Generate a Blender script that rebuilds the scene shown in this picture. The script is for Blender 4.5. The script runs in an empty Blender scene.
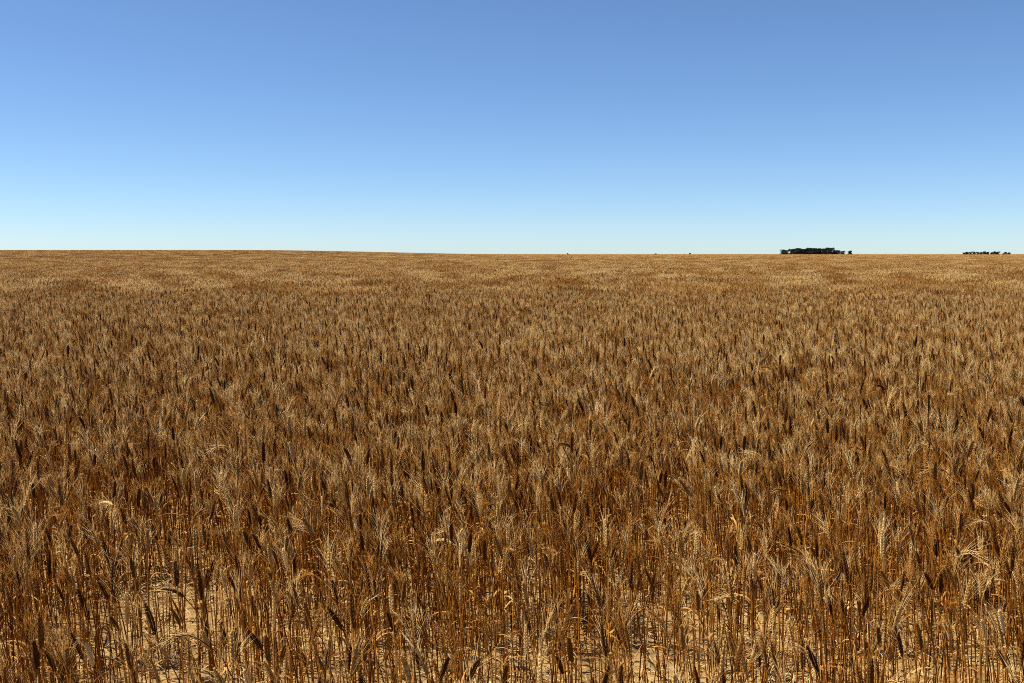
import bpy, math, random
import numpy as np
from mathutils import Vector, Matrix

R = math.radians
sc = bpy.context.scene
col = sc.collection
rng = np.random.default_rng(11)
random.seed(11)

# ------------------------------------------------------------------ camera
CAM_H, LENS, W, H = 1.75, 35.0, 1024, 683
FPX = W * LENS / 36.0
HORIZON = 253.4
PITCH = math.atan((H / 2 - HORIZON) / FPX)
cd = bpy.data.cameras.new('camera'); cam = bpy.data.objects.new('camera', cd); col.objects.link(cam)
cd.lens = LENS; cd.sensor_width = 36; cd.clip_start = 0.05; cd.clip_end = 20000
cam.location = (0, 0, CAM_H); cam.rotation_euler = (R(90) - PITCH, 0, 0)
sc.camera = cam

def spot(px, py, z):
    """the point at height z that stands where pixel (px, py) looks"""
    u, v = (px - W / 2) / FPX, (H / 2 - py) / FPX
    d = Vector((u, math.cos(PITCH) + v * math.sin(PITCH), -math.sin(PITCH) + v * math.cos(PITCH)))
    t = (z - CAM_H) / d.z
    return d.x * t, d.y * t

def pix(x, y, z):
    c, s = math.cos(PITCH), math.sin(PITCH)
    dz = z - CAM_H
    f = y * c - dz * s
    up = y * s + dz * c
    return W / 2 + FPX * x / f, H / 2 - FPX * up / f

def sstep(a, b, t):
    t = np.clip((np.asarray(t, float) - a) / (b - a), 0, 1)
    return t * t * (3 - 2 * t)

# cheap value noise on numpy arrays
_tab = np.random.default_rng(5).random((256, 256))
def vnoise(x, y):
    x = np.asarray(x, float); y = np.asarray(y, float)
    xi = np.floor(x).astype(int); yi = np.floor(y).astype(int)
    fx = x - xi; fy = y - yi
    fx = fx * fx * (3 - 2 * fx); fy = fy * fy * (3 - 2 * fy)
    g = lambda a, b: _tab[a & 255, b & 255]
    return (g(xi, yi) * (1 - fx) + g(xi + 1, yi) * fx) * (1 - fy) + (g(xi, yi + 1) * (1 - fx) + g(xi + 1, yi + 1) * fx) * fy

FIELD_END = 900.0
def land(x, y):
    x = np.asarray(x, float); y = np.asarray(y, float)
    hill = 2.0 * sstep(-14, 95, -x) * sstep(50, 360, y) * (1 - 0.9 * sstep(400, 1200, y))
    hill = hill + 0.25 * (vnoise(x / 90 + 3, y / 90 + 7) - 0.5) * sstep(60, 200, y)
    return hill - 3.0 * sstep(FIELD_END - 60, FIELD_END + 250, y)

# ------------------------------------------------------------------ node helpers
def new_mat(name):
    m = bpy.data.materials.new(name); m.use_nodes = True
    nt = m.node_tree; nt.nodes.clear()
    return m, nt, nt.nodes, nt.links

def ramp(N, pts):
    r = N.new('ShaderNodeValToRGB'); e = r.color_ramp.elements
    while len(e) < len(pts): e.new(0.5)
    for i, (p, c) in enumerate(pts):
        e[i].position = p; e[i].color = (*c, 1)
    return r

def straw(name, pts, trans=0.3, rough=0.5, spec=0.35, nscale=60.0, tint=(1.0, 0.86, 0.58), blotch=0.45):
    """dry plant tissue: colour differs from plant to plant and along each one; thin, so some light comes through"""
    m, nt, N, L = new_mat(name)
    out = N.new('ShaderNodeOutputMaterial'); mix = N.new('ShaderNodeMixShader'); mix.inputs[0].default_value = trans
    p = N.new('ShaderNodeBsdfPrincipled'); t = N.new('ShaderNodeBsdfTranslucent')
    p.inputs['Roughness'].default_value = rough; p.inputs['Specular IOR Level'].default_value = spec
    oi = N.new('ShaderNodeObjectInfo'); tc = N.new('ShaderNodeTexCoord')
    nz = N.new('ShaderNodeTexNoise'); nz.inputs['Scale'].default_value = nscale; nz.inputs['Detail'].default_value = 3
    L.new(tc.outputs['Object'], nz.inputs['Vector'])
    a = N.new('ShaderNodeMath'); a.operation = 'MULTIPLY_ADD'
    L.new(nz.outputs['Fac'], a.inputs[0]); a.inputs[1].default_value = blotch * 2
    sub = N.new('ShaderNodeMath'); sub.operation = 'SUBTRACT'; L.new(oi.outputs['Random'], sub.inputs[0]); sub.inputs[1].default_value = blotch
    L.new(sub.outputs[0], a.inputs[2])
    r = ramp(N, pts); L.new(a.outputs[0], r.inputs['Fac'])
    L.new(r.outputs['Color'], p.inputs['Base Color'])
    mul = N.new('ShaderNodeMix'); mul.data_type = 'RGBA'; mul.blend_type = 'MULTIPLY'; mul.inputs[0].default_value = 1
    L.new(r.outputs['Color'], mul.inputs[6]); mul.inputs[7].default_value = (*tint, 1)
    L.new(mul.outputs[2], t.inputs['Color'])
    L.new(p.outputs[0], mix.inputs[1]); L.new(t.outputs[0], mix.inputs[2]); L.new(mix.outputs[0], out.inputs['Surface'])
    return m

M_STEM = straw('dry_stem', [(0.0, (0.080, 0.020, 0.002)), (0.5, (0.24, 0.074, 0.006)), (1.0, (0.48, 0.215, 0.032))], 0.12, 0.42, 0.14)
M_EAR = straw('ripe_ear', [(0.0, (0.050, 0.016, 0.0025)), (0.45, (0.125, 0.046, 0.007)), (0.75, (0.24, 0.105, 0.020)), (1.0, (0.52, 0.33, 0.11))], 0.10, 0.6, 0.10, 130)
M_AWN = straw('awn', [(0.0, (0.30, 0.125, 0.016)), (0.45, (0.56, 0.275, 0.050)), (0.64, (0.66, 0.37, 0.085)), (0.82, (0.95, 0.77, 0.38))], 0.34, 0.4, 0.16)
M_LEAF = straw('dead_leaf', [(0.0, (0.080, 0.023, 0.002)), (0.5, (0.25, 0.087, 0.009)), (1.0, (0.56, 0.33, 0.10))], 0.28, 0.55, 0.12)
M_PALE = straw('bleached_ear', [(0.0, (0.60, 0.43, 0.18)), (0.5, (0.80, 0.63, 0.30)), (1.0, (0.90, 0.78, 0.46))], 0.5, 0.5, 0.3, 130)
M_LITTER = straw('straw_litter', [(0.0, (0.30, 0.16, 0.06)), (0.5, (0.42, 0.27, 0.10)), (1.0, (0.60, 0.45, 0.22))], 0.15, 0.5, 0.15, 7)
M_WEED = straw('weathered_weed', [(0.0, (0.03, 0.020, 0.012)), (0.5, (0.06, 0.042, 0.026)), (1.0, (0.12, 0.09, 0.06))], 0.05, 0.7, 0.2, 30)
MATS = [M_STEM, M_EAR, M_AWN, M_LEAF, M_PALE]
STEM, EAR, AWN, LEAF, PALE = range(5)

def soil_mat():
    m, nt, N, L = new_mat('sandy_soil')
    out = N.new('ShaderNodeOutputMaterial'); p = N.new('ShaderNodeBsdfPrincipled'); L.new(p.outputs[0], out.inputs['Surface'])
    p.inputs['Roughness'].default_value = 0.95; p.inputs['Specular IOR Level'].default_value = 0.1
    g = N.new('ShaderNodeNewGeometry')
    n1 = N.new('ShaderNodeTexNoise'); n1.inputs['Scale'].default_value = 2.2; n1.inputs['Detail'].default_value = 6
    n2 = N.new('ShaderNodeTexNoise'); n2.inputs['Scale'].default_value = 70; n2.inputs['Detail'].default_value = 5
    v = N.new('ShaderNodeTexVoronoi'); v.inputs['Scale'].default_value = 38
    for n in (n1, n2, v): L.new(g.outputs['Position'], n.inputs['Vector'])
    r1 = ramp(N, [(0.3, (0.20, 0.122, 0.044)), (0.7, (0.39, 0.27, 0.112))]); L.new(n1.outputs['Fac'], r1.inputs['Fac'])
    r2 = ramp(N, [(0.3, (0.55, 0.5, 0.45)), (0.65, (1, 1, 1))]); L.new(n2.outputs['Fac'], r2.inputs['Fac'])
    mx = N.new('ShaderNodeMix'); mx.data_type = 'RGBA'; mx.blend_type = 'MULTIPLY'; mx.inputs[0].default_value = 0.8
    L.new(r1.outputs['Color'], mx.inputs[6]); L.new(r2.outputs['Color'], mx.inputs[7]); L.new(mx.outputs[2], p.inputs['Base Color'])
    b = N.new('ShaderNodeBump'); b.inputs['Strength'].default_value = 0.7; b.inputs['Distance'].default_value = 0.012
    ad = N.new('ShaderNodeMath'); ad.operation = 'ADD'; L.new(n2.outputs['Fac'], ad.inputs[0]); L.new(v.outputs['Distance'], ad.inputs[1])
    L.new(ad.outputs[0], b.inputs['Height']); L.new(b.outputs[0], p.inputs['Normal'])
    return m
M_SOIL = soil_mat()

def simple_noise_mat(name, pts, scale, rough=0.85, trans=0.0):
    m, nt, N, L = new_mat(name)
    out = N.new('ShaderNodeOutputMaterial'); p = N.new('ShaderNodeBsdfPrincipled')
    p.inputs['Roughness'].default_value = rough; p.inputs['Specular IOR Level'].default_value = 0.2
    tc = N.new('ShaderNodeTexCoord'); n = N.new('ShaderNodeTexNoise'); n.inputs['Scale'].default_value = scale; n.inputs['Detail'].default_value = 4
    L.new(tc.outputs['Object'], n.inputs['Vector']); r = ramp(N, pts); L.new(n.outputs['Fac'], r.inputs['Fac'])
    L.new(r.outputs['Color'], p.inputs['Base Color']); L.new(p.outputs[0], out.inputs['Surface'])
    return m
M_CROWN = simple_noise_mat('gum_foliage', [(0.3, (0.012, 0.016, 0.010)), (0.7, (0.030, 0.038, 0.020))], 0.6)
M_BARK = simple_noise_mat('gum_bark', [(0.3, (0.10, 0.075, 0.055)), (0.7, (0.24, 0.19, 0.15))], 3)
M_CLOD = simple_noise_mat('soil_clod', [(0.3, (0.30, 0.19, 0.09)), (0.7, (0.54, 0.40, 0.22))], 25, 0.95)

# ------------------------------------------------------------------ mesh builder
class MB:
    def __init__(s): s.v = []; s.f = []; s.m = []; s.n = 0
    def add(s, verts, faces, mat=0):
        verts = np.asarray(verts, np.float32)
        s.v.append(verts)
        for f in faces: s.f.append(tuple(i + s.n for i in f)); s.m.append(mat)
        s.n += len(verts)
    def mesh(s, name, mats, smooth=False):
        me = bpy.data.meshes.new(name)
        vs = np.concatenate(s.v) if s.v else np.zeros((0, 3))
        me.from_pydata(vs.tolist(), [], s.f)
        for m in mats: me.materials.append(m)
        if len(mats) > 1: me.polygons.foreach_set('material_index', np.array(s.m, np.int32))
        if smooth: me.polygons.foreach_set('use_smooth', np.ones(len(s.f), bool))
        me.update()
        return me
    def join(s, o, mats=None, at=(0, 0, 0), rz=0.0, sc_=1.0):
        c, sn = math.cos(rz) * sc_, math.sin(rz) * sc_
        M = np.array([[c, -sn, 0], [sn, c, 0], [0, 0, sc_]])
        for v in o.v: s.v.append((v @ M.T + np.asarray(at)).astype(np.float32))
        for f, m in zip(o.f, o.m): s.f.append(tuple(i + s.n for i in f)); s.m.append(m)
        s.n += o.n

def frame_of(d):
    d = np.asarray(d, float); d = d / np.linalg.norm(d)
    a = np.array([0, 1, 0]) if abs(d[1]) < 0.8 else np.array([1, 0, 0])
    u = np.cross(d, a); u /= np.linalg.norm(u)
    return d, u, np.cross(d, u)

def tube(mb, pts, rads, sides, mat):
    pts = np.asarray(pts, float); n = len(pts); V = []; F = []
    for i in range(n):
        d = pts[min(i + 1, n - 1)] - pts[max(i - 1, 0)]
        _, u, w = frame_of(d)
        for k in range(sides):
            a = 2 * math.pi * k / sides
            V.append(pts[i] + rads[i] * (math.cos(a) * u + math.sin(a) * w))
    for i in range(n - 1):
        for k in range(sides):
            k2 = (k + 1) % sides
            F.append((i * sides + k, i * sides + k2, (i + 1) * sides + k2, (i + 1) * sides + k))
    mb.add(V, F, mat)

def spindle(mb, c, d, length, width, thick, sides, mat, prof=((-0.5, 0.25), (-0.15, 1.0), (0.2, 0.8))):
    """a grain-like body pointed at both ends"""
    d, u, w = frame_of(d); c = np.asarray(c, float)
    V = [c - 0.52 * length * d]; F = []
    for (s, r) in prof:
        for k in range(sides):
            a = 2 * math.pi * k / sides
            V.append(c + d * s * length + 0.5 * r * (width * math.cos(a) * u + thick * math.sin(a) * w))
    V.append(c + 0.55 * length * d)
    n = len(prof)
    for k in range(sides):
        k2 = (k + 1) % sides
        F.append((0, 1 + k2, 1 + k))
        for i in range(n - 1):
            F.append((1 + i * sides + k, 1 + i * sides + k2, 1 + (i + 1) * sides + k2, 1 + (i + 1) * sides + k))
        F.append((1 + (n - 1) * sides + k, 1 + (n - 1) * sides + k2, len(V) - 1))
    mb.add(V, F, mat)

def awn(mb, p, d, length, r, bend, segs, mat):
    d, u, w = frame_of(d); p = np.asarray(p, float)
    if segs == 1:
        V = [p + r * u, p + r * (-0.5 * u + 0.87 * w), p + r * (-0.5 * u - 0.87 * w), p + length * d + bend * length * 0.5]
        mb.add(V, [(0, 1, 3), (1, 2, 3), (2, 0, 3)], mat); return
    V = []; F = []
    for i in range(segs):
        t = i / segs; c = p + d * length * t + bend * length * t * t; rr = r * (1 - 0.75 * t)
        V += [c + rr * u, c + rr * (-0.5 * u + 0.87 * w), c + rr * (-0.5 * u - 0.87 * w)]
    V.append(p + d * length + bend * length)
    for i in range(segs - 1):
        for k in range(3):
            k2 = (k + 1) % 3; F.append((3 * i + k, 3 * i + k2, 3 * i + 3 + k2, 3 * i + 3 + k))
    b = 3 * (segs - 1)
    for k in range(3): F.append((b + k, b + (k + 1) % 3, len(V) - 1))
    mb.add(V, F, mat)

def ribbon(mb, pts, widths, side, mat, fold=0.25):
    """a leaf blade with a fold along its midrib"""
    pts = np.asarray(pts, float); V = []; F = []; n = len(pts)
    for i in range(n):
        s = np.asarray(side[i], float); s = s / np.linalg.norm(s)
        d = pts[min(i + 1, n - 1)] - pts[max(i - 1, 0)]; nn = np.cross(s, d / np.linalg.norm(d))
        V += [pts[i] - s * widths[i] * 0.5, pts[i] - nn * widths[i] * fold, pts[i] + s * widths[i] * 0.5]
    for i in range(n - 1):
        for k in (0, 1): F.append((3 * i + k, 3 * i + k + 1, 3 * i + 4 + k, 3 * i + 3 + k))
    mb.add(V, F, mat)

# ------------------------------------------------------------------ one wheat stalk, leaning towards +x in its own frame
EAR_Z = 0.66
def stalk(r, lod, height, lean, nod, pale=False, fat=1.0):
    """returns the pieces of one stalk as mesh builders, and the direction of its ear"""
    ear_len = r.uniform(0.060, 0.088)
    L0 = height - ear_len
    n = (9, 5, 3, 2)[lod]
    pts = [np.zeros(3)]; ang = 0.0
    wob = r.normal(0, 0.02, 2)
    for i in range(n):
        t = (i + 1) / n
        ang = lean * (0.35 + 0.65 * t) + nod * 0.35 * max(0, (t - 0.7) / 0.3) ** 2
        step = L0 / n
        pts.append(pts[-1] + step * np.array([math.sin(ang) + wob[0] * math.cos(5 * t), wob[1] * math.cos(4 * t + 1), math.cos(ang)]))
    pts = np.array(pts)
    ears = [pts[-1]]; m = 6
    for i in range(m):
        ang = ang + nod * 0.65 / m
        ears.append(ears[-1] + ear_len / m * np.array([math.sin(ang), wob[1], math.cos(ang)]))
    ears = np.array(ears)
    P = {}
    sides = (6, 4, 3, 3)[lod]
    b = MB()
    rb = r.uniform(0.0023, 0.0031) * fat; rt = r.uniform(0.0012, 0.0017) * fat
    rads = np.linspace(rb, rt, len(pts))
    if lod == 0: rads = rads * (1 + 0.12 * np.sin(np.arange(len(pts)) * 2.3))
    tube(b, pts, rads, sides, STEM)
    if lod == 0:      # swollen nodes with the sheath edge above them
        for t in (0.28, 0.55):
            k = t * (len(pts) - 1); i = int(k); c = pts[i] * (1 - (k - i)) + pts[i + 1] * (k - i)
            d = pts[i + 1] - pts[i]
            spindle(b, c, d, 0.012, 0.0072, 0.0072, 6, STEM)
    P['stem'] = b
    e = MB(); bd = MB()
    em, am = (PALE, PALE) if pale else (EAR, AWN)
    ns = (18, 8, 0, 0)[lod]
    phi = r.uniform(0, math.pi)
    if ns == 0:
        spindle(e, ears[:].mean(0), ears[-1] - ears[0], ear_len * 1.1, 0.0105 * fat, 0.0095 * fat, (4, 3)[lod - 2], em, ((-0.35, 0.8), (0.1, 1.0)) if lod == 2 else ((0.0, 1.0),))
    for i in range(ns):
        t = (i + 0.5) / ns; k = t * m; j = min(int(k), m - 1); c = ears[j] * (1 - (k - j)) + ears[j + 1] * (k - j)
        d, u, w = frame_of(ears[j + 1] - ears[j])
        s = 1 if i % 2 else -1
        sd = math.cos(phi) * u + math.sin(phi) * w
        env = 0.65 + 0.45 * math.sin(math.pi * min(1, t * 0.9 + 0.12))
        dd = d + sd * s * 0.42 + r.normal(0, 0.05, 3)
        if lod == 0:
            spindle(e, c + sd * s * 0.0036 * env + d * 0.003, dd, 0.0145 * env, 0.0063 * env, 0.0080 * env, 6, em)
        else:
            spindle(e, c + sd * s * 0.003 * env + d * 0.003, dd, 0.022 * env, 0.0074 * env, 0.0092 * env, 4, em, ((-0.25, 0.8), (0.15, 0.9)))
    if lod == 0:
        tube(e, ears, [0.0016] * len(ears), 5, em)
        spindle(e, ears[-1], ears[-1] - ears[-2], 0.014, 0.006, 0.006, 6, em)
    na = (17, 12, 14, 8)[lod]
    ra = (0.0006, 0.0007, 0.0015, 0.0026)[lod] * fat
    for i in range(na):
        t = (i + 0.3) / na; k = t * m; j = min(int(k), m - 1); c = ears[j] * (1 - (k - j)) + ears[j + 1] * (k - j)
        d, u, w = frame_of(ears[j + 1] - ears[j])
        s = 1 if i % 2 else -1
        a = phi + r.normal(0, 0.7)
        o = s * (math.cos(a) * u + math.sin(a) * w)
        dd = d + o * (0.12 + 0.6 * r.random() ** 1.4)
        awn(bd, c + o * 0.004, dd, r.uniform(0.055, 0.105) * (1 - 0.25 * t), ra, o * r.uniform(-0.05, 0.18) + np.array([0, 0, -0.04]), (3, 2, 1, 1)[lod], am)
    P['ear'] = e; P['beard'] = bd
    P['leaf'] = []
    nl = (int(r.integers(1, 4)), int(r.integers(1, 4)), int(r.random() < 0.6), 0)[lod]
    for q in range(nl):
        lf = MB()
        t = r.uniform(0.12, 0.72); k = t * n; j = min(int(k), n - 1); c = pts[j] * (1 - (k - j)) + pts[j + 1] * (k - j)
        az = r.uniform(0, 2 * math.pi); ln = r.uniform(0.07, 0.17); sg = (9, 5, 3)[min(lod, 2)]
        h = np.array([math.cos(az), math.sin(az), 0]); el = r.uniform(0.7, 1.45); drop = r.uniform(0.4, 3.1) if r.random() < 0.6 else r.uniform(2.4, 3.0) 
        lp = [c]; sd = []; wd = []; tw = r.uniform(-2.5, 2.5)
        hp = np.array([-h[1], h[0], 0])
        for i in range(sg):
            s = (i + 1) / sg; a = el - drop * s
            dv = h * math.cos(a) + np.array([0, 0, math.sin(a)])
            lp.append(lp[-1] + dv * ln / sg)
        for i in range(sg + 1):
            s = i / sg; dn = np.array([0, 0, 1.0])
            sd.append(hp * math.cos(tw * s) + dn * math.sin(tw * s) * 0.8)
            wd.append(max(0.0006, r.uniform(0.0065, 0.0095) * fat * (1 - s ** 1.6) * (0.6 + 0.4 * min(1, s * 6))))
        lp = np.array(lp); lp[:, 2] = np.maximum(lp[:, 2], 0.004)
        ribbon(lf, lp, wd, sd, LEAF)
        P['leaf'].append(lf)
    ed = ears[-1] - ears[0]
    return P, ed / np.linalg.norm(ed), ears.mean(0)

def whole(P):
    b = MB()
    for k in ('stem', 'ear', 'beard'): b.join(P[k])
    for l in P['leaf']: b.join(l)
    return b

VAR = []      # near variants: pieces, ear direction, ear centre, pale?
NV = 30
vr = np.random.default_rng(21)
for i in range(NV):
    pale = i >= NV - 3
    lean = abs(vr.normal(0.15, 0.12)); nod = max(0.0, vr.normal(0.12, 0.15))
    if i in (7, 19): nod = vr.uniform(1.1, 1.9); lean = vr.uniform(0.08, 0.2)
    hgt = vr.uniform(0.66, 0.80) + (0.03 if nod > 1 else 0)
    VAR.append(stalk(vr, 0, hgt, lean, nod, pale) + (pale, nod))
# ------------------------------------------------------------------ where wheat stands
def cover(x, y):
    """how likely a stalk grows here: drill rows across the view, thin spots, bare patches"""
    row = 0.55 + 0.45 * np.cos(2 * math.pi * (y + 0.05 * np.sin(x * 0.9)) / 0.27)
    f = sstep(6, 12, y)
    p = row * (1 - 0.75 * f) + 0.75 * f
    p = p * (0.6 + 0.4 * sstep(0.25, 0.6, vnoise(x * 1.1 + 9, y * 1.6 + 4)))
    p = p * (0.7 + 0.3 * vnoise(x * 0.25, y * 0.5 + 30))
    for (gx, gy, ax, ay, k) in GAPS:
        p = p * (1 - k * np.exp(-(((x - gx) / ax) ** 2 + ((y - gy) / ay) ** 2) ** 2))
    return p
def swell(x, y):
    """taller and shorter stretches of the crop, longer across the view than along it"""
    f = sstep(4, 8, y) * (1 - 0.75 * sstep(18, 45, y))
    return 1 + f * (0.16 * (vnoise(x * 0.22 + 50, y * 0.75) - 0.5) + 0.12 * (vnoise(x * 0.05 + 9, y * 0.16 + 3) - 0.5)) + 0.06 * (vnoise(x * 1.3, y * 1.9) - 0.5)
GAPS = []
for (px, py, ax, ay, k) in [(168, 622, 0.46, 0.48, 0.98), (850, 675, 1.0, 0.19, 0.97), (965, 585, 0.22, 0.25, 0.95), (560, 672, 0.4, 0.16, 0.9), (665, 620, 0.35, 0.2, 0.85), (400, 668, 0.28, 0.15, 0.85), (60, 670, 0.3, 0.15, 0.7), (300, 640, 0.25, 0.2, 0.7), (520, 580, 0.2, 0.2, 0.7)]:
    gx, gy = spot(px, py, 0); GAPS.append((gx, gy, ax, ay, k))
    GAPS.append((gx * 0.78, gy * 0.78, ax * 0.6, gy * 0.16, k * (0.68 if px < 200 else 0.42)))      # the thin stand this side of it

NEAR_MAX, MID_MAX, P1_MAX = 13.0, 32.0, 120.0
MID_MIN = 8.0
NEAR_DENS, MID_DENS = 760, 430
def scatter(y0, y1, dens, seed, margin=1.3):
    r = np.random.default_rng(seed); hw = 0.515
    area = (y1 - y0) * 2 * (hw * y1 + margin)
    n = int(area * dens)
    y = r.uniform(y0, y1, n); x = r.uniform(-1, 1, n) * (hw * y1 + margin)
    keep = (np.abs(x) < hw * y + margin) & (r.random(n) < cover(x, y))
    return x[keep], y[keep], r

def seam(x): return MID_MAX - 9 + 9 * vnoise(x / 2.3 + 17, x * 0 + 3) * vnoise(x / 0.9, x * 0 + 8) ** 0.5

def wind_rot(r, n):
    return math.pi + r.normal(0, 1.5, n)

x, y, r = scatter(2.15, NEAR_MAX, NEAR_DENS, 101)
kp = r.random(len(x)) > np.maximum(sstep(MID_MIN, NEAR_MAX, y) , 0.42 * (1 - sstep(2.9, 3.6, y)) + 0.3 * sstep(5, 8, y)); x = x[kp]; y = y[kp]
n = len(x)
near = dict(x=x, y=y, vi=r.integers(0, NV, n), rz=wind_rot(r, n), s=np.clip(r.normal(0.97, 0.085, n), 0.70, 1.16) * swell(x, y))
# thin out the pale and the nodding ones
pm = ((near['vi'] == 7) | (near['vi'] == 19)) & (r.random(n) < 0.5); near['vi'][pm] = 4
pm = (near['vi'] >= NV - 3) & (r.random(n) < 0.6); near['vi'][pm] = r.integers(0, NV - 3, pm.sum())

# ------------------------------------------------------------------ the nearest stalks: things of their own
def link(name, data, parent=None, loc=None):
    o = bpy.data.objects.new(name, data); col.objects.link(o)
    if parent: o.parent = parent
    if loc is not None: o.location = loc
    return o

PART_MESH = []
for (P, ed, ec, pale, nod) in VAR:
    d = {k: P[k].mesh(k, MATS, True) for k in ('stem', 'ear', 'beard')}
    d['leaf'] = [l.mesh('leaf', MATS, True) for l in P['leaf']]
    PART_MESH.append(d)

PROTO = {}
def copy_tree(o, parent=None):
    c = o.copy(); col.objects.link(c)
    if parent: c.parent = parent
    for ch in KIDS.get(o.name, ()): copy_tree_child(ch, c)
    return c
KIDS = {}
def copy_tree_child(o, parent):
    c = o.copy(); col.objects.link(c); c.parent = parent
    for ch in KIDS.get(o.name, ()): copy_tree_child(ch, c)

def make_stalk(vi):
    if vi in PROTO: return copy_tree(PROTO[vi])
    root = link('wheat_stalk', None)
    root.empty_display_size = 0.05
    d = PART_MESH[vi]
    st = link('stem', d['stem'], root); e = link('ear', d['ear'], root); b = link('beard', d['beard'], e)
    ks = [st, e]
    for l in d['leaf']: ks.append(link('leaf', l, root))
    KIDS[root.name] = ks; KIDS[e.name] = [b]
    PROTO[vi] = root
    return root

GROUP = 'wheat stalks standing in the nearest rows'
rots = lambda v, a: (v[0] * math.cos(a) - v[1] * math.sin(a), v[0] * math.sin(a) + v[1] * math.cos(a), v[2])
def lean_word(vi, rz):
    e = rots(VAR[vi][1], rz)
    if VAR[vi][4] > 1: return 'nodding'
    t = e[0] / max(0.2, e[2])
    return 'left' if t < -0.16 else 'right' if t > 0.16 else 'upright'

def region(px, py):
    zone = ('at left edge' if px < 95 else 'by the bare patch' if px < 265 else
            'left of middle' if px < 440 else 'in the middle' if px < 590 else 'right of middle' if px < 760 else
            'towards the right' if px < 910 else 'in right corner')
    depth = 'along the bottom edge' if py > 640 else 'in the front rows' if py > 595 else 'a few rows in' if py > 562 else 'behind the front rows'
    return depth + ', ' + zone

# stalks that stand out in the photo: (ear pixel, kind, label)
SPECIAL = [
    (1002, 622, 'pale', 'whitish wheat ear near the right edge, palest of the front rows there'),
    (443, 541, 'nod_pale', 'wheat stalk with pale bent-over ear whose beard fans out left of the middle'),
    (526, 640, 'pale', 'small pale wheat ear among dark ears at the bottom middle'),
    (984, 632, 'pale', 'straw coloured wheat ear just left of the whitish ear at right edge'),
    (998, 523, 'pale', 'pale wheat ear high among dark ones at the right edge, above the dark weeds'),
    (660, 532, 'pale', 'little pale wheat ear standing alone amid brown ears right of the middle'),
    (736, 493, 'pale', 'cream wheat ear a few rows back, right of the middle'),
    (106, 503, 'nod_pale', 'pale bent wheat ear with a wide beard at upper left of the near rows'),
    (291, 530, 'nod_dark', 'wheat stalk with arched ear hooking over to the right, left of the middle'),
    (90, 655, 'pale', 'pale weathered wheat ear low in the bottom left corner beside bare soil'),
    (22, 545, 'pale', 'pale tousled wheat ear close to the left edge'),
    (508, 535, 'pale', 'slim pale wheat ear standing just right of the bent-over pale ear'),
]
nods_pale = stalk(np.random.default_rng(77), 0, 0.74, 0.14, 1.9, True)
k_np = len(VAR); VAR.append(nods_pale + (True, 1.9))
P = nods_pale[0]
d = {k: P[k].mesh(k, MATS, True) for k in ('stem', 'ear', 'beard')}; d['leaf'] = [l.mesh('leaf', MATS, True) for l in P['leaf']]; PART_MESH.append(d)
n_special = 0
for i, (px, py, kind, label) in enumerate(SPECIAL):
    vi = {'pale': NV - 3 + i % 3, 'nod_pale': k_np, 'nod_dark': 7}[kind]
    rz = {'pale': math.pi + 0.5 * math.sin(i * 3), 'nod_pale': math.pi - 0.3, 'nod_dark': 0.2}[kind]
    s = 0.96
    ec = VAR[vi][2] * s
    ex, ey = spot(px, py, ec[2]); off = rots(ec, rz)
    o = make_stalk(vi)
    o.location = (ex - off[0], ey - off[1], 0); o.rotation_euler = (0, 0, rz); o.scale = (s, s, s)
    o['label'] = label; o['category'] = 'wheat stalk'; o['group'] = GROUP
    n_special += 1

# which of the scattered stalks show largest: ear inside the frame, nearest first
ex = np.empty(n); ey = np.empty(n); ok = np.zeros(n, bool); pxs = np.empty(n); pys = np.empty(n)
for i in range(n):
    ec = VAR[near['vi'][i]][2] * near['s'][i]; off = rots(ec, near['rz'][i])
    pxs[i], pys[i] = pix(near['x'][i] + off[0], near['y'][i] + off[1], off[2])
    ok[i] = 4 < pxs[i] < W - 4 and pys[i] < H - 6
order = [i for i in np.argsort(near['y']) if ok[i]][:300 - n_special]
solo = np.zeros(n, bool); solo[order] = True
words = {'left': 'brown bearded wheat ear leaning left', 'right': 'brown bearded wheat ear leaning right', 'upright': 'brown bearded wheat ear standing upright',
         'nodding': 'nodding bearded wheat ear bent over its stem'}
for i in order:
    vi = int(near['vi'][i]); o = make_stalk(vi)
    o.location = (near['x'][i], near['y'][i], 0); s = float(near['s'][i])
    o.rotation_euler = (0, 0, near['rz'][i]); o.scale = (s, s, s)
    lw = words[lean_word(vi, near['rz'][i])]
    if VAR[vi][3]: lw = lw.replace('brown bearded', 'pale straw')
    o['label'] = lw + ' ' + region(pxs[i], pys[i]); o['category'] = 'wheat stalk'; o['group'] = GROUP

# ------------------------------------------------------------------ the rest of the field: one mass
src = bpy.data.collections.new('wheat_sources')       # not linked to the scene: only instanced by the field
SOURCES = []
for v in VAR[:NV]: SOURCES.append(whole(v[0]))
pr = np.random.default_rng(33)
def patch(size, count, lod, fat):
    b = MB()
    stock = []
    for q in range(14):
        nod = pr.uniform(1.0, 1.8) if q == 4 else max(0, pr.normal(0.12, 0.15))
        stock.append(whole(stalk(pr, lod, pr.uniform(0.66, 0.80), abs(pr.normal(0.15, 0.12)), nod, q == 13, fat)[0]))
    for q in range(count):
        b.join(stock[pr.integers(0, 13) if pr.random() < 0.985 else 13], at=(pr.uniform(-.5, .5) * size, pr.uniform(-.5, .5) * size, 0), rz=math.pi + pr.normal(0, 1.5), sc_=np.clip(pr.normal(0.97, 0.08), 0.7, 1.15))
    return b
NP1, NP2 = 8, 4
for q in range(NP1): SOURCES.append(patch(1.0, 220, 1, 1.0))
for q in range(NP2): SOURCES.append(patch(2.0, 740, 1, 1.0))
for i, b in enumerate(SOURCES):
    o = bpy.data.objects.new('wheat_%03d' % i, b.mesh('wheat', MATS, True)); src.objects.link(o)

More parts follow.
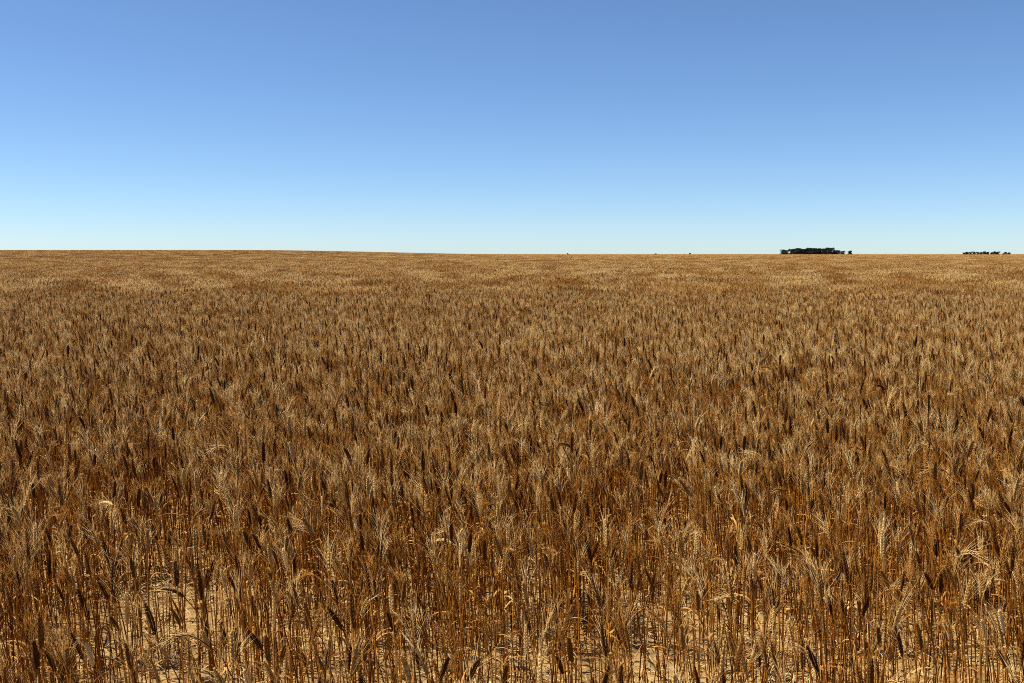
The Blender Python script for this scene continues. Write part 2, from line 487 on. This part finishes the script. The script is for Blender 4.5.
X, Y, VI, RZ, S, TX = [], [], [], [], [], []
def put(x, y, vi, rz, s): X.append(x); Y.append(y); VI.append(vi); RZ.append(rz); S.append(s)
m = ~solo
put(near['x'][m], near['y'][m], near['vi'][m], near['rz'][m], near['s'][m])
x, y, r = scatter(MID_MIN, MID_MAX, MID_DENS, 102, 1.8)
kp = r.random(len(x)) < sstep(MID_MIN, NEAR_MAX, y); kp &= y < seam(x); x = x[kp]; y = y[kp]; n2 = len(x)
hmod = swell(x, y)
vi2 = r.integers(0, NV, n2); pm = (vi2 >= NV - 2) & (r.random(n2) < 0.5); vi2[pm] = 3
put(x, y, vi2, wind_rot(r, n2), np.clip(r.normal(0.97, 0.07, n2), 0.72, 1.15) * hmod)
def grid_patches(y0, y1, size, first, count, seed, margin):
    r = np.random.default_rng(seed)
    gy = np.arange(y0 + size / 2, y1, size); out = []
    for yy in gy:
        hw = 0.53 * yy + margin; xs = np.arange(-hw, hw + size, size)
        out.append(np.stack([xs + r.uniform(-.5, .5) * size, np.full_like(xs, yy)], 1))
    p = np.concatenate(out)
    if first == NV: p = p[p[:, 1] > seam(p[:, 0]) + 0.2]
    k = len(p)
    hm = swell(p[:, 0], p[:, 1])
    put(p[:, 0], p[:, 1], first + r.integers(0, count, k), r.normal(0, 0.35, k), hm)
grid_patches(MID_MAX - 9, P1_MAX, 1.0, NV, NP1, 103, 3)
grid_patches(P1_MAX, FIELD_END, 2.0, NV + NP1, NP2, 104, 8)
X = np.concatenate(X); Y = np.concatenate(Y); VI = np.concatenate(VI).astype(np.int32); RZ = np.concatenate(RZ); S = np.concatenate(S)
Z = land(X, Y)
me = bpy.data.meshes.new('wheat_field'); me.vertices.add(len(X))
me.vertices.foreach_set('co', np.stack([X, Y, Z], 1).astype(np.float32).ravel())
a = me.attributes.new('pick', 'INT', 'POINT'); a.data.foreach_set('value', VI)
a = me.attributes.new('turn', 'FLOAT', 'POINT'); a.data.foreach_set('value', RZ.astype(np.float32))
a = me.attributes.new('size', 'FLOAT', 'POINT'); a.data.foreach_set('value', S.astype(np.float32))
for mm in MATS: me.materials.append(mm)
field = link('wheat_field', me)
field['kind'] = 'stuff'; field['label'] = 'ripe golden brown bearded wheat filling the field behind the nearest stalks to the horizon'; field['category'] = 'wheat'
ng = bpy.data.node_groups.new('sow_wheat', 'GeometryNodeTree')
ng.interface.new_socket('Geometry', in_out='INPUT', socket_type='NodeSocketGeometry'); ng.interface.new_socket('Geometry', in_out='OUTPUT', socket_type='NodeSocketGeometry')
N, L = ng.nodes, ng.links
gi = N.new('NodeGroupInput'); go = N.new('NodeGroupOutput')
iop = N.new('GeometryNodeInstanceOnPoints'); ci = N.new('GeometryNodeCollectionInfo')
ci.inputs['Collection'].default_value = src; ci.inputs['Separate Children'].default_value = True; ci.inputs['Reset Children'].default_value = True
def named(nm, t):
    q = N.new('GeometryNodeInputNamedAttribute'); q.data_type = t; q.inputs['Name'].default_value = nm; return q
cx = N.new('ShaderNodeCombineXYZ'); L.new(named('turn', 'FLOAT').outputs['Attribute'], cx.inputs['Z'])
e2r = N.new('FunctionNodeEulerToRotation'); L.new(cx.outputs[0], e2r.inputs[0])
L.new(gi.outputs[0], iop.inputs['Points']); L.new(ci.outputs[0], iop.inputs['Instance']); iop.inputs['Pick Instance'].default_value = True
L.new(named('pick', 'INT').outputs['Attribute'], iop.inputs['Instance Index'])
L.new(e2r.outputs[0], iop.inputs['Rotation']); L.new(named('size', 'FLOAT').outputs['Attribute'], iop.inputs['Scale'])
L.new(iop.outputs[0], go.inputs[0])
mod = field.modifiers.new('sow', 'NODES'); mod.node_group = ng

# ------------------------------------------------------------------ ground
def spread(a, b, step, far, grow):
    v = list(np.arange(a, b + 1e-6, step)); s = step
    while v[-1] < far: s *= grow; v.append(v[-1] + s)
    return v
ys = spread(2.6, 7.5, 0.028, 9000, 1.09); back = spread(0, 0.05, 0.05, 60, 1.5)
ys = [2.6 - q for q in back[1:]][::-1] + ys
half = spread(0, 3.6, 0.03, 7000, 1.12); xs = [-q for q in half[1:]][::-1] + half
GX, GY = np.meshgrid(np.array(xs), np.array(ys))
GZ = land(GX, GY)
fade = (1 - sstep(6.5, 9, GY)) * (1 - sstep(3.2, 4.5, np.abs(GX)))
GZ = GZ + fade * (0.030 * (vnoise(GX * 5, GY * 5) - 0.5) + 0.028 * (vnoise(GX * 14 + 5, GY * 14) - 0.5) + 0.016 * (vnoise(GX * 33, GY * 33 + 8) - 0.5))
nx, ny = len(xs), len(ys)
idx = np.arange(nx * ny).reshape(ny, nx)
faces = np.stack([idx[:-1, :-1], idx[:-1, 1:], idx[1:, 1:], idx[1:, :-1]], -1).reshape(-1, 4)
gm = bpy.data.meshes.new('ground'); gm.from_pydata(np.stack([GX, GY, GZ], -1).reshape(-1, 3).tolist(), [], faces.tolist())
gm.materials.append(M_SOIL); gm.polygons.foreach_set('use_smooth', np.ones(len(faces), bool)); gm.update()
ground = link('ground', gm); ground['kind'] = 'structure'

# straw litter and clods on the bare soil
lr = np.random.default_rng(9)
b = MB()
for i in range(6500):
    yy = 3.0 + 5.0 * lr.random() ** 1.3; xx = lr.uniform(-1, 1) * (0.53 * yy + 0.6)
    a = lr.uniform(0, math.pi); ln = lr.uniform(0.02, 0.13); dv = np.array([math.cos(a), math.sin(a), lr.normal(0, 0.3)])
    c = np.array([xx, yy, 0.006 + 0.07 * lr.random() ** 2])
    tube(b, [c - dv * ln / 2, c + [0, 0, lr.normal(0, .004)], c + dv * ln / 2], [0.0016, 0.002, 0.0014], 4, 0)
for i in range(2600):
    yy = 3.0 + 4.0 * lr.random() ** 1.3; xx = lr.uniform(-1, 1) * (0.53 * yy + 0.6)
    a = lr.uniform(0, 2 * math.pi); ln = lr.uniform(0.04, 0.14); h = np.array([math.cos(a), math.sin(a), 0]); hp = np.array([-h[1], h[0], 0.4])
    c = np.array([xx, yy, 0.01])
    ribbon(b, [c + h * ln * t + np.array([0, 0, 0.035 * math.sin(3.1 * t)]) + hp * 0.02 * math.sin(4 * t) for t in (0, .25, .5, .75, 1)], [0.004, 0.008, 0.008, 0.005, 0.001], [hp] * 5, 0)
lit = link('straw_litter', b.mesh('straw_litter', [M_LITTER])); lit['kind'] = 'stuff'; lit['label'] = 'broken pale straw and leaf bits strewn over the sandy soil'; lit['category'] = 'straw'
b = MB()
for i in range(1600):
    yy = 3.2 + 4.0 * lr.random() ** 1.2; xx = lr.uniform(-1, 1) * (0.53 * yy + 0.5); rr = lr.uniform(0.004, 0.011) * (1 + 1.5 * (lr.random() > 0.93))
    spindle(b, (xx, yy, rr * 0.3), lr.normal(0, 1, 3) * [1, 1, .4], rr * 2.2, rr * 2, rr * 1.5, 7, 0, ((-0.42, 0.6), (-0.1, 1.0), (0.25, 0.85)))
cl = link('soil_clods', b.mesh('soil_clods', [M_CLOD])); cl['kind'] = 'stuff'; cl['label'] = 'small sandy clods of earth scattered between the stems'; cl['category'] = 'soil'

# dark weathered weeds lying low in the gaps
def weed(px, py, wdt, hgt, label, seed):
    r = np.random.default_rng(seed); b = MB()
    x0, y0 = spot(px, py, 0.0)
    for q in range(26):
        a = r.uniform(0, 2 * math.pi); h = np.array([math.cos(a), math.sin(a), 0]); st = h * r.uniform(0, 0.25) * wdt
        pts = [st]; el = r.uniform(0.1, 1.2)
        for s in range(5):
            el -= r.uniform(0.02, 0.4); a += r.normal(0, 0.25); h = np.array([math.cos(a), math.sin(a), 0])
            pts.append(pts[-1] + (h * math.cos(el) * wdt + np.array([0, 0, math.sin(el) * hgt])) * 0.13)
        pts = np.array(pts); pts[:, 2] = np.maximum(pts[:, 2], 0.006)
        tube(b, pts, np.linspace(0.0032, 0.0012, 6), 5, 0)
        for s in range(3):
            i = r.integers(1, 5); c = pts[i]; dv = r.normal(0, 1, 3); dv[2] = abs(dv[2]) * .4; dv /= np.linalg.norm(dv)
            ribbon(b, [c, c + dv * .02, c + dv * .045], [0.003, 0.010, 0.002], [np.cross(dv, [0.2, 0.1, 1])] * 3, 0)
    o = link('dry_weed', b.mesh('dry_weed', [M_WEED]), None, (x0, y0, 0.0))
    o['label'] = label; o['category'] = 'weed'; o['group'] = 'dark dead weeds in the gaps of the near rows'
weed(122, 588, 0.34, 0.24, 'dark dead weed at the upper left end of the bare sandy patch', 1)
weed(150, 658, 0.42, 0.16, 'dark sprawling weed at the near edge of the bare sandy patch', 2)
weed(968, 598, 0.46, 0.30, 'black tangled weed in the gap near the right edge', 3)
weed(612, 625, 0.42, 0.2, 'dark low weed lying right of the middle in a thin spot', 4)
weed(760, 668, 0.36, 0.09, 'dark flattened weed on the pale soil strip at lower right', 5)

# ------------------------------------------------------------------ trees on the horizon
def tree_mesh(seed, hgt, wid, base):
    r = np.random.default_rng(seed); tb = MB(); cb = MB()
    top = hgt * 0.62
    tp = [np.array([0, 0, 0.0])]
    for i in range(5): tp.append(np.array([r.normal(0, .15), r.normal(0, .15), top * (i + 1) / 5]))
    tube(tb, tp, np.linspace(0.045 * hgt * .6, 0.012 * hgt, 6), 8, 0)
    lobes = []
    for q in range(9):
        a = 2 * math.pi * q / 9 + r.normal(0, .3); z = r.uniform(base + .1, 0.86) * hgt; rad = wid * 0.5 * r.uniform(.35, .75) * (1 - 0.35 * z / hgt)
        c = np.array([math.cos(a) * rad, math.sin(a) * rad, z]); lobes.append((c, r.uniform(.16, .26) * wid))
        st = tp[2 + q % 3]
        tube(tb, [st, (st + c) / 2 + [0, 0, -.02 * hgt], c], [0.018 * hgt * .5, .012 * hgt * .5, 0.004 * hgt], 5, 0)
    lobes.append((np.array([0, 0, 0.82 * hgt]), .2 * wid)); lobes.append((np.array([0, 0, 0.55 * hgt]), .28 * wid))
    for (c, rad) in lobes:
        for q in range(240):
            v = r.normal(0, 1, 3); v /= np.linalg.norm(v); p = c + v * rad * r.random() ** .4 * np.array([1, 1, .75])
            d, u, w = frame_of(r.normal(0, 1, 3)); s = r.uniform(.2, .42) * (hgt / 9)
            cb.add([p - u * s, p - w * s * .6, p + u * s, p + w * s * .6 + d * s * .3], [(0, 1, 2, 3)], 0)
    return tb.mesh('trunk', [M_BARK], True), cb.mesh('crown', [M_CROWN])
TM = [tree_mesh(1, 9.5, 9, .04), tree_mesh(2, 9.0, 8.5, .06), tree_mesh(3, 10.5, 8, .04), tree_mesh(4, 8.5, 10, .02)]
TP = {}
def tree(px, dist, k, top_px, label, group=None):
    """a tree whose crown reaches top_px pixels above eye level"""
    if k in TP:
        t = TP[k].copy(); col.objects.link(t)
        for ch in TK[k]:
            c = ch.copy(); col.objects.link(c); c.parent = t
    else:
        t = link('gum_tree', None); TP[k] = t
        TK[k] = [link('trunk', TM[k][0], t), link('crown', TM[k][1], t)]
    x = (px - W / 2) / FPX * dist; z = float(land(x, dist))
    top = CAM_H + top_px / FPX * dist
    s = (top - z) / (9.5, 9.0, 10.5, 8.5)[k]
    t.location = (x, dist, z - 0.05); t.scale = (s * 1.15, s * 1.15, s); t.rotation_euler = (0, 0, px * 1.7)
    t['label'] = label; t['category'] = 'tree'
    if group: t['group'] = group
TK = {}
tr = np.random.default_rng(3)
G1, G2 = 'trees of the dark wood on the horizon', 'trees of the low far row at the right edge'
LW = 'dark gum tree inside the long dense wood on the horizon'
for i, px in enumerate(np.linspace(790, 829, 17)):
    e = 4.6 + 0.5 * math.sin(i * .9) + 0.9 * float(sstep(788, 805, px))
    tree(px + tr.normal(0, .5), 1400 + tr.uniform(-25, 60), i % 4, min(e, 5.8), LW, G1)
tree(782.5, 1400, 3, 3.9, 'leftmost rounded dark tree of the horizon wood, beside a narrow gap', G1)
tree(785.5, 1410, 0, 3.6, 'low dark tree just left of the dense horizon wood', G1)
tree(833, 1390, 1, 3.9, 'lower dark tree at the right end of the dense wood', G1)
tree(836.5, 1395, 3, 3.1, 'small dark tree trailing the right end of the wood', G1)
tree(841.5, 1400, 0, 2.6, 'small tree standing apart to the right of the wood', G1)
tree(849, 1380, 2, 3.2, 'last lone tree to the right of the horizon wood', G1)
LR = 'small dark tree in the low row at the right end of the horizon'
for px, e in [(962, 1.2), (965, 1.9), (968.5, 1.5), (972, 2.0), (976, 1.6), (979.5, 1.3), (983, 2.1), (986, 1.9), (990, 1.5), (993, 2.3), (996, 2.0)]:
    tree(px, 1750 + tr.uniform(-20, 20), int(px) % 4, e, LR, G2)
tree(1003, 1750, 3, 1.5, 'small tree past a gap in the low right row on the horizon', G2)
tree(1007, 1755, 1, 1.3, 'rightmost tiny tree of the low row on the horizon', G2)
tree(567.5, 1500, 2, 0.4, 'tiny lone tree on the horizon just right of the middle')
tree(655, 1500, 1, 0.25, 'faintest tiny tree on the bare horizon between middle and wood')
tree(689, 1500, 0, 0.4, 'tiny lone tree on the horizon left of the wood')

# ------------------------------------------------------------------ light
SUN_EL, SUN_AZ = 60.0, -84.0      # azimuth from straight ahead (+y), negative = to the left
sd = bpy.data.lights.new('sun', 'SUN'); sun = bpy.data.objects.new('sun', sd); col.objects.link(sun)
sd.energy = 5.0; sd.angle = R(0.53); sd.color = (1.0, 0.90, 0.76)
dv = Vector((math.sin(R(SUN_AZ)) * math.cos(R(SUN_EL)), math.cos(R(SUN_AZ)) * math.cos(R(SUN_EL)), math.sin(R(SUN_EL))))
sun.rotation_euler = dv.to_track_quat('Z', 'Y').to_euler(); sun.location = dv * 50
w = bpy.data.worlds.new('World'); sc.world = w; w.use_nodes = True
N, L = w.node_tree.nodes, w.node_tree.links
N.clear()
out = N.new('ShaderNodeOutputWorld'); bg = N.new('ShaderNodeBackground'); sky = N.new('ShaderNodeTexSky')
sky.sky_type = 'NISHITA'; sky.sun_disc = False; sky.sun_elevation = R(SUN_EL); sky.sun_rotation = R(SUN_AZ)
sky.altitude = 0; sky.air_density = 0.7; sky.dust_density = 0.1; sky.ozone_density = 6.0
bg.inputs['Strength'].default_value = 0.072
tint = N.new('ShaderNodeMix'); tint.data_type = 'RGBA'; tint.blend_type = 'MULTIPLY'; tint.inputs[0].default_value = 1
tint.inputs[7].default_value = (0.885, 0.95, 1.0, 1)      # polarising filter: a cleaner blue
L.new(sky.outputs[0], tint.inputs[6]); L.new(tint.outputs[2], bg.inputs['Color']); L.new(bg.outputs[0], out.inputs['Surface'])

# ------------------------------------------------------------------ render
v = sc.view_settings; v.view_transform = 'Standard'; v.look = 'None'; v.gamma = 1; v.exposure = 0.95; v.use_curve_mapping = False
sc.cycles.use_denoising = False; sc.cycles.filter_width = 0.95
sc.cycles.max_bounces = 6; sc.cycles.diffuse_bounces = 2; sc.cycles.transmission_bounces = 4
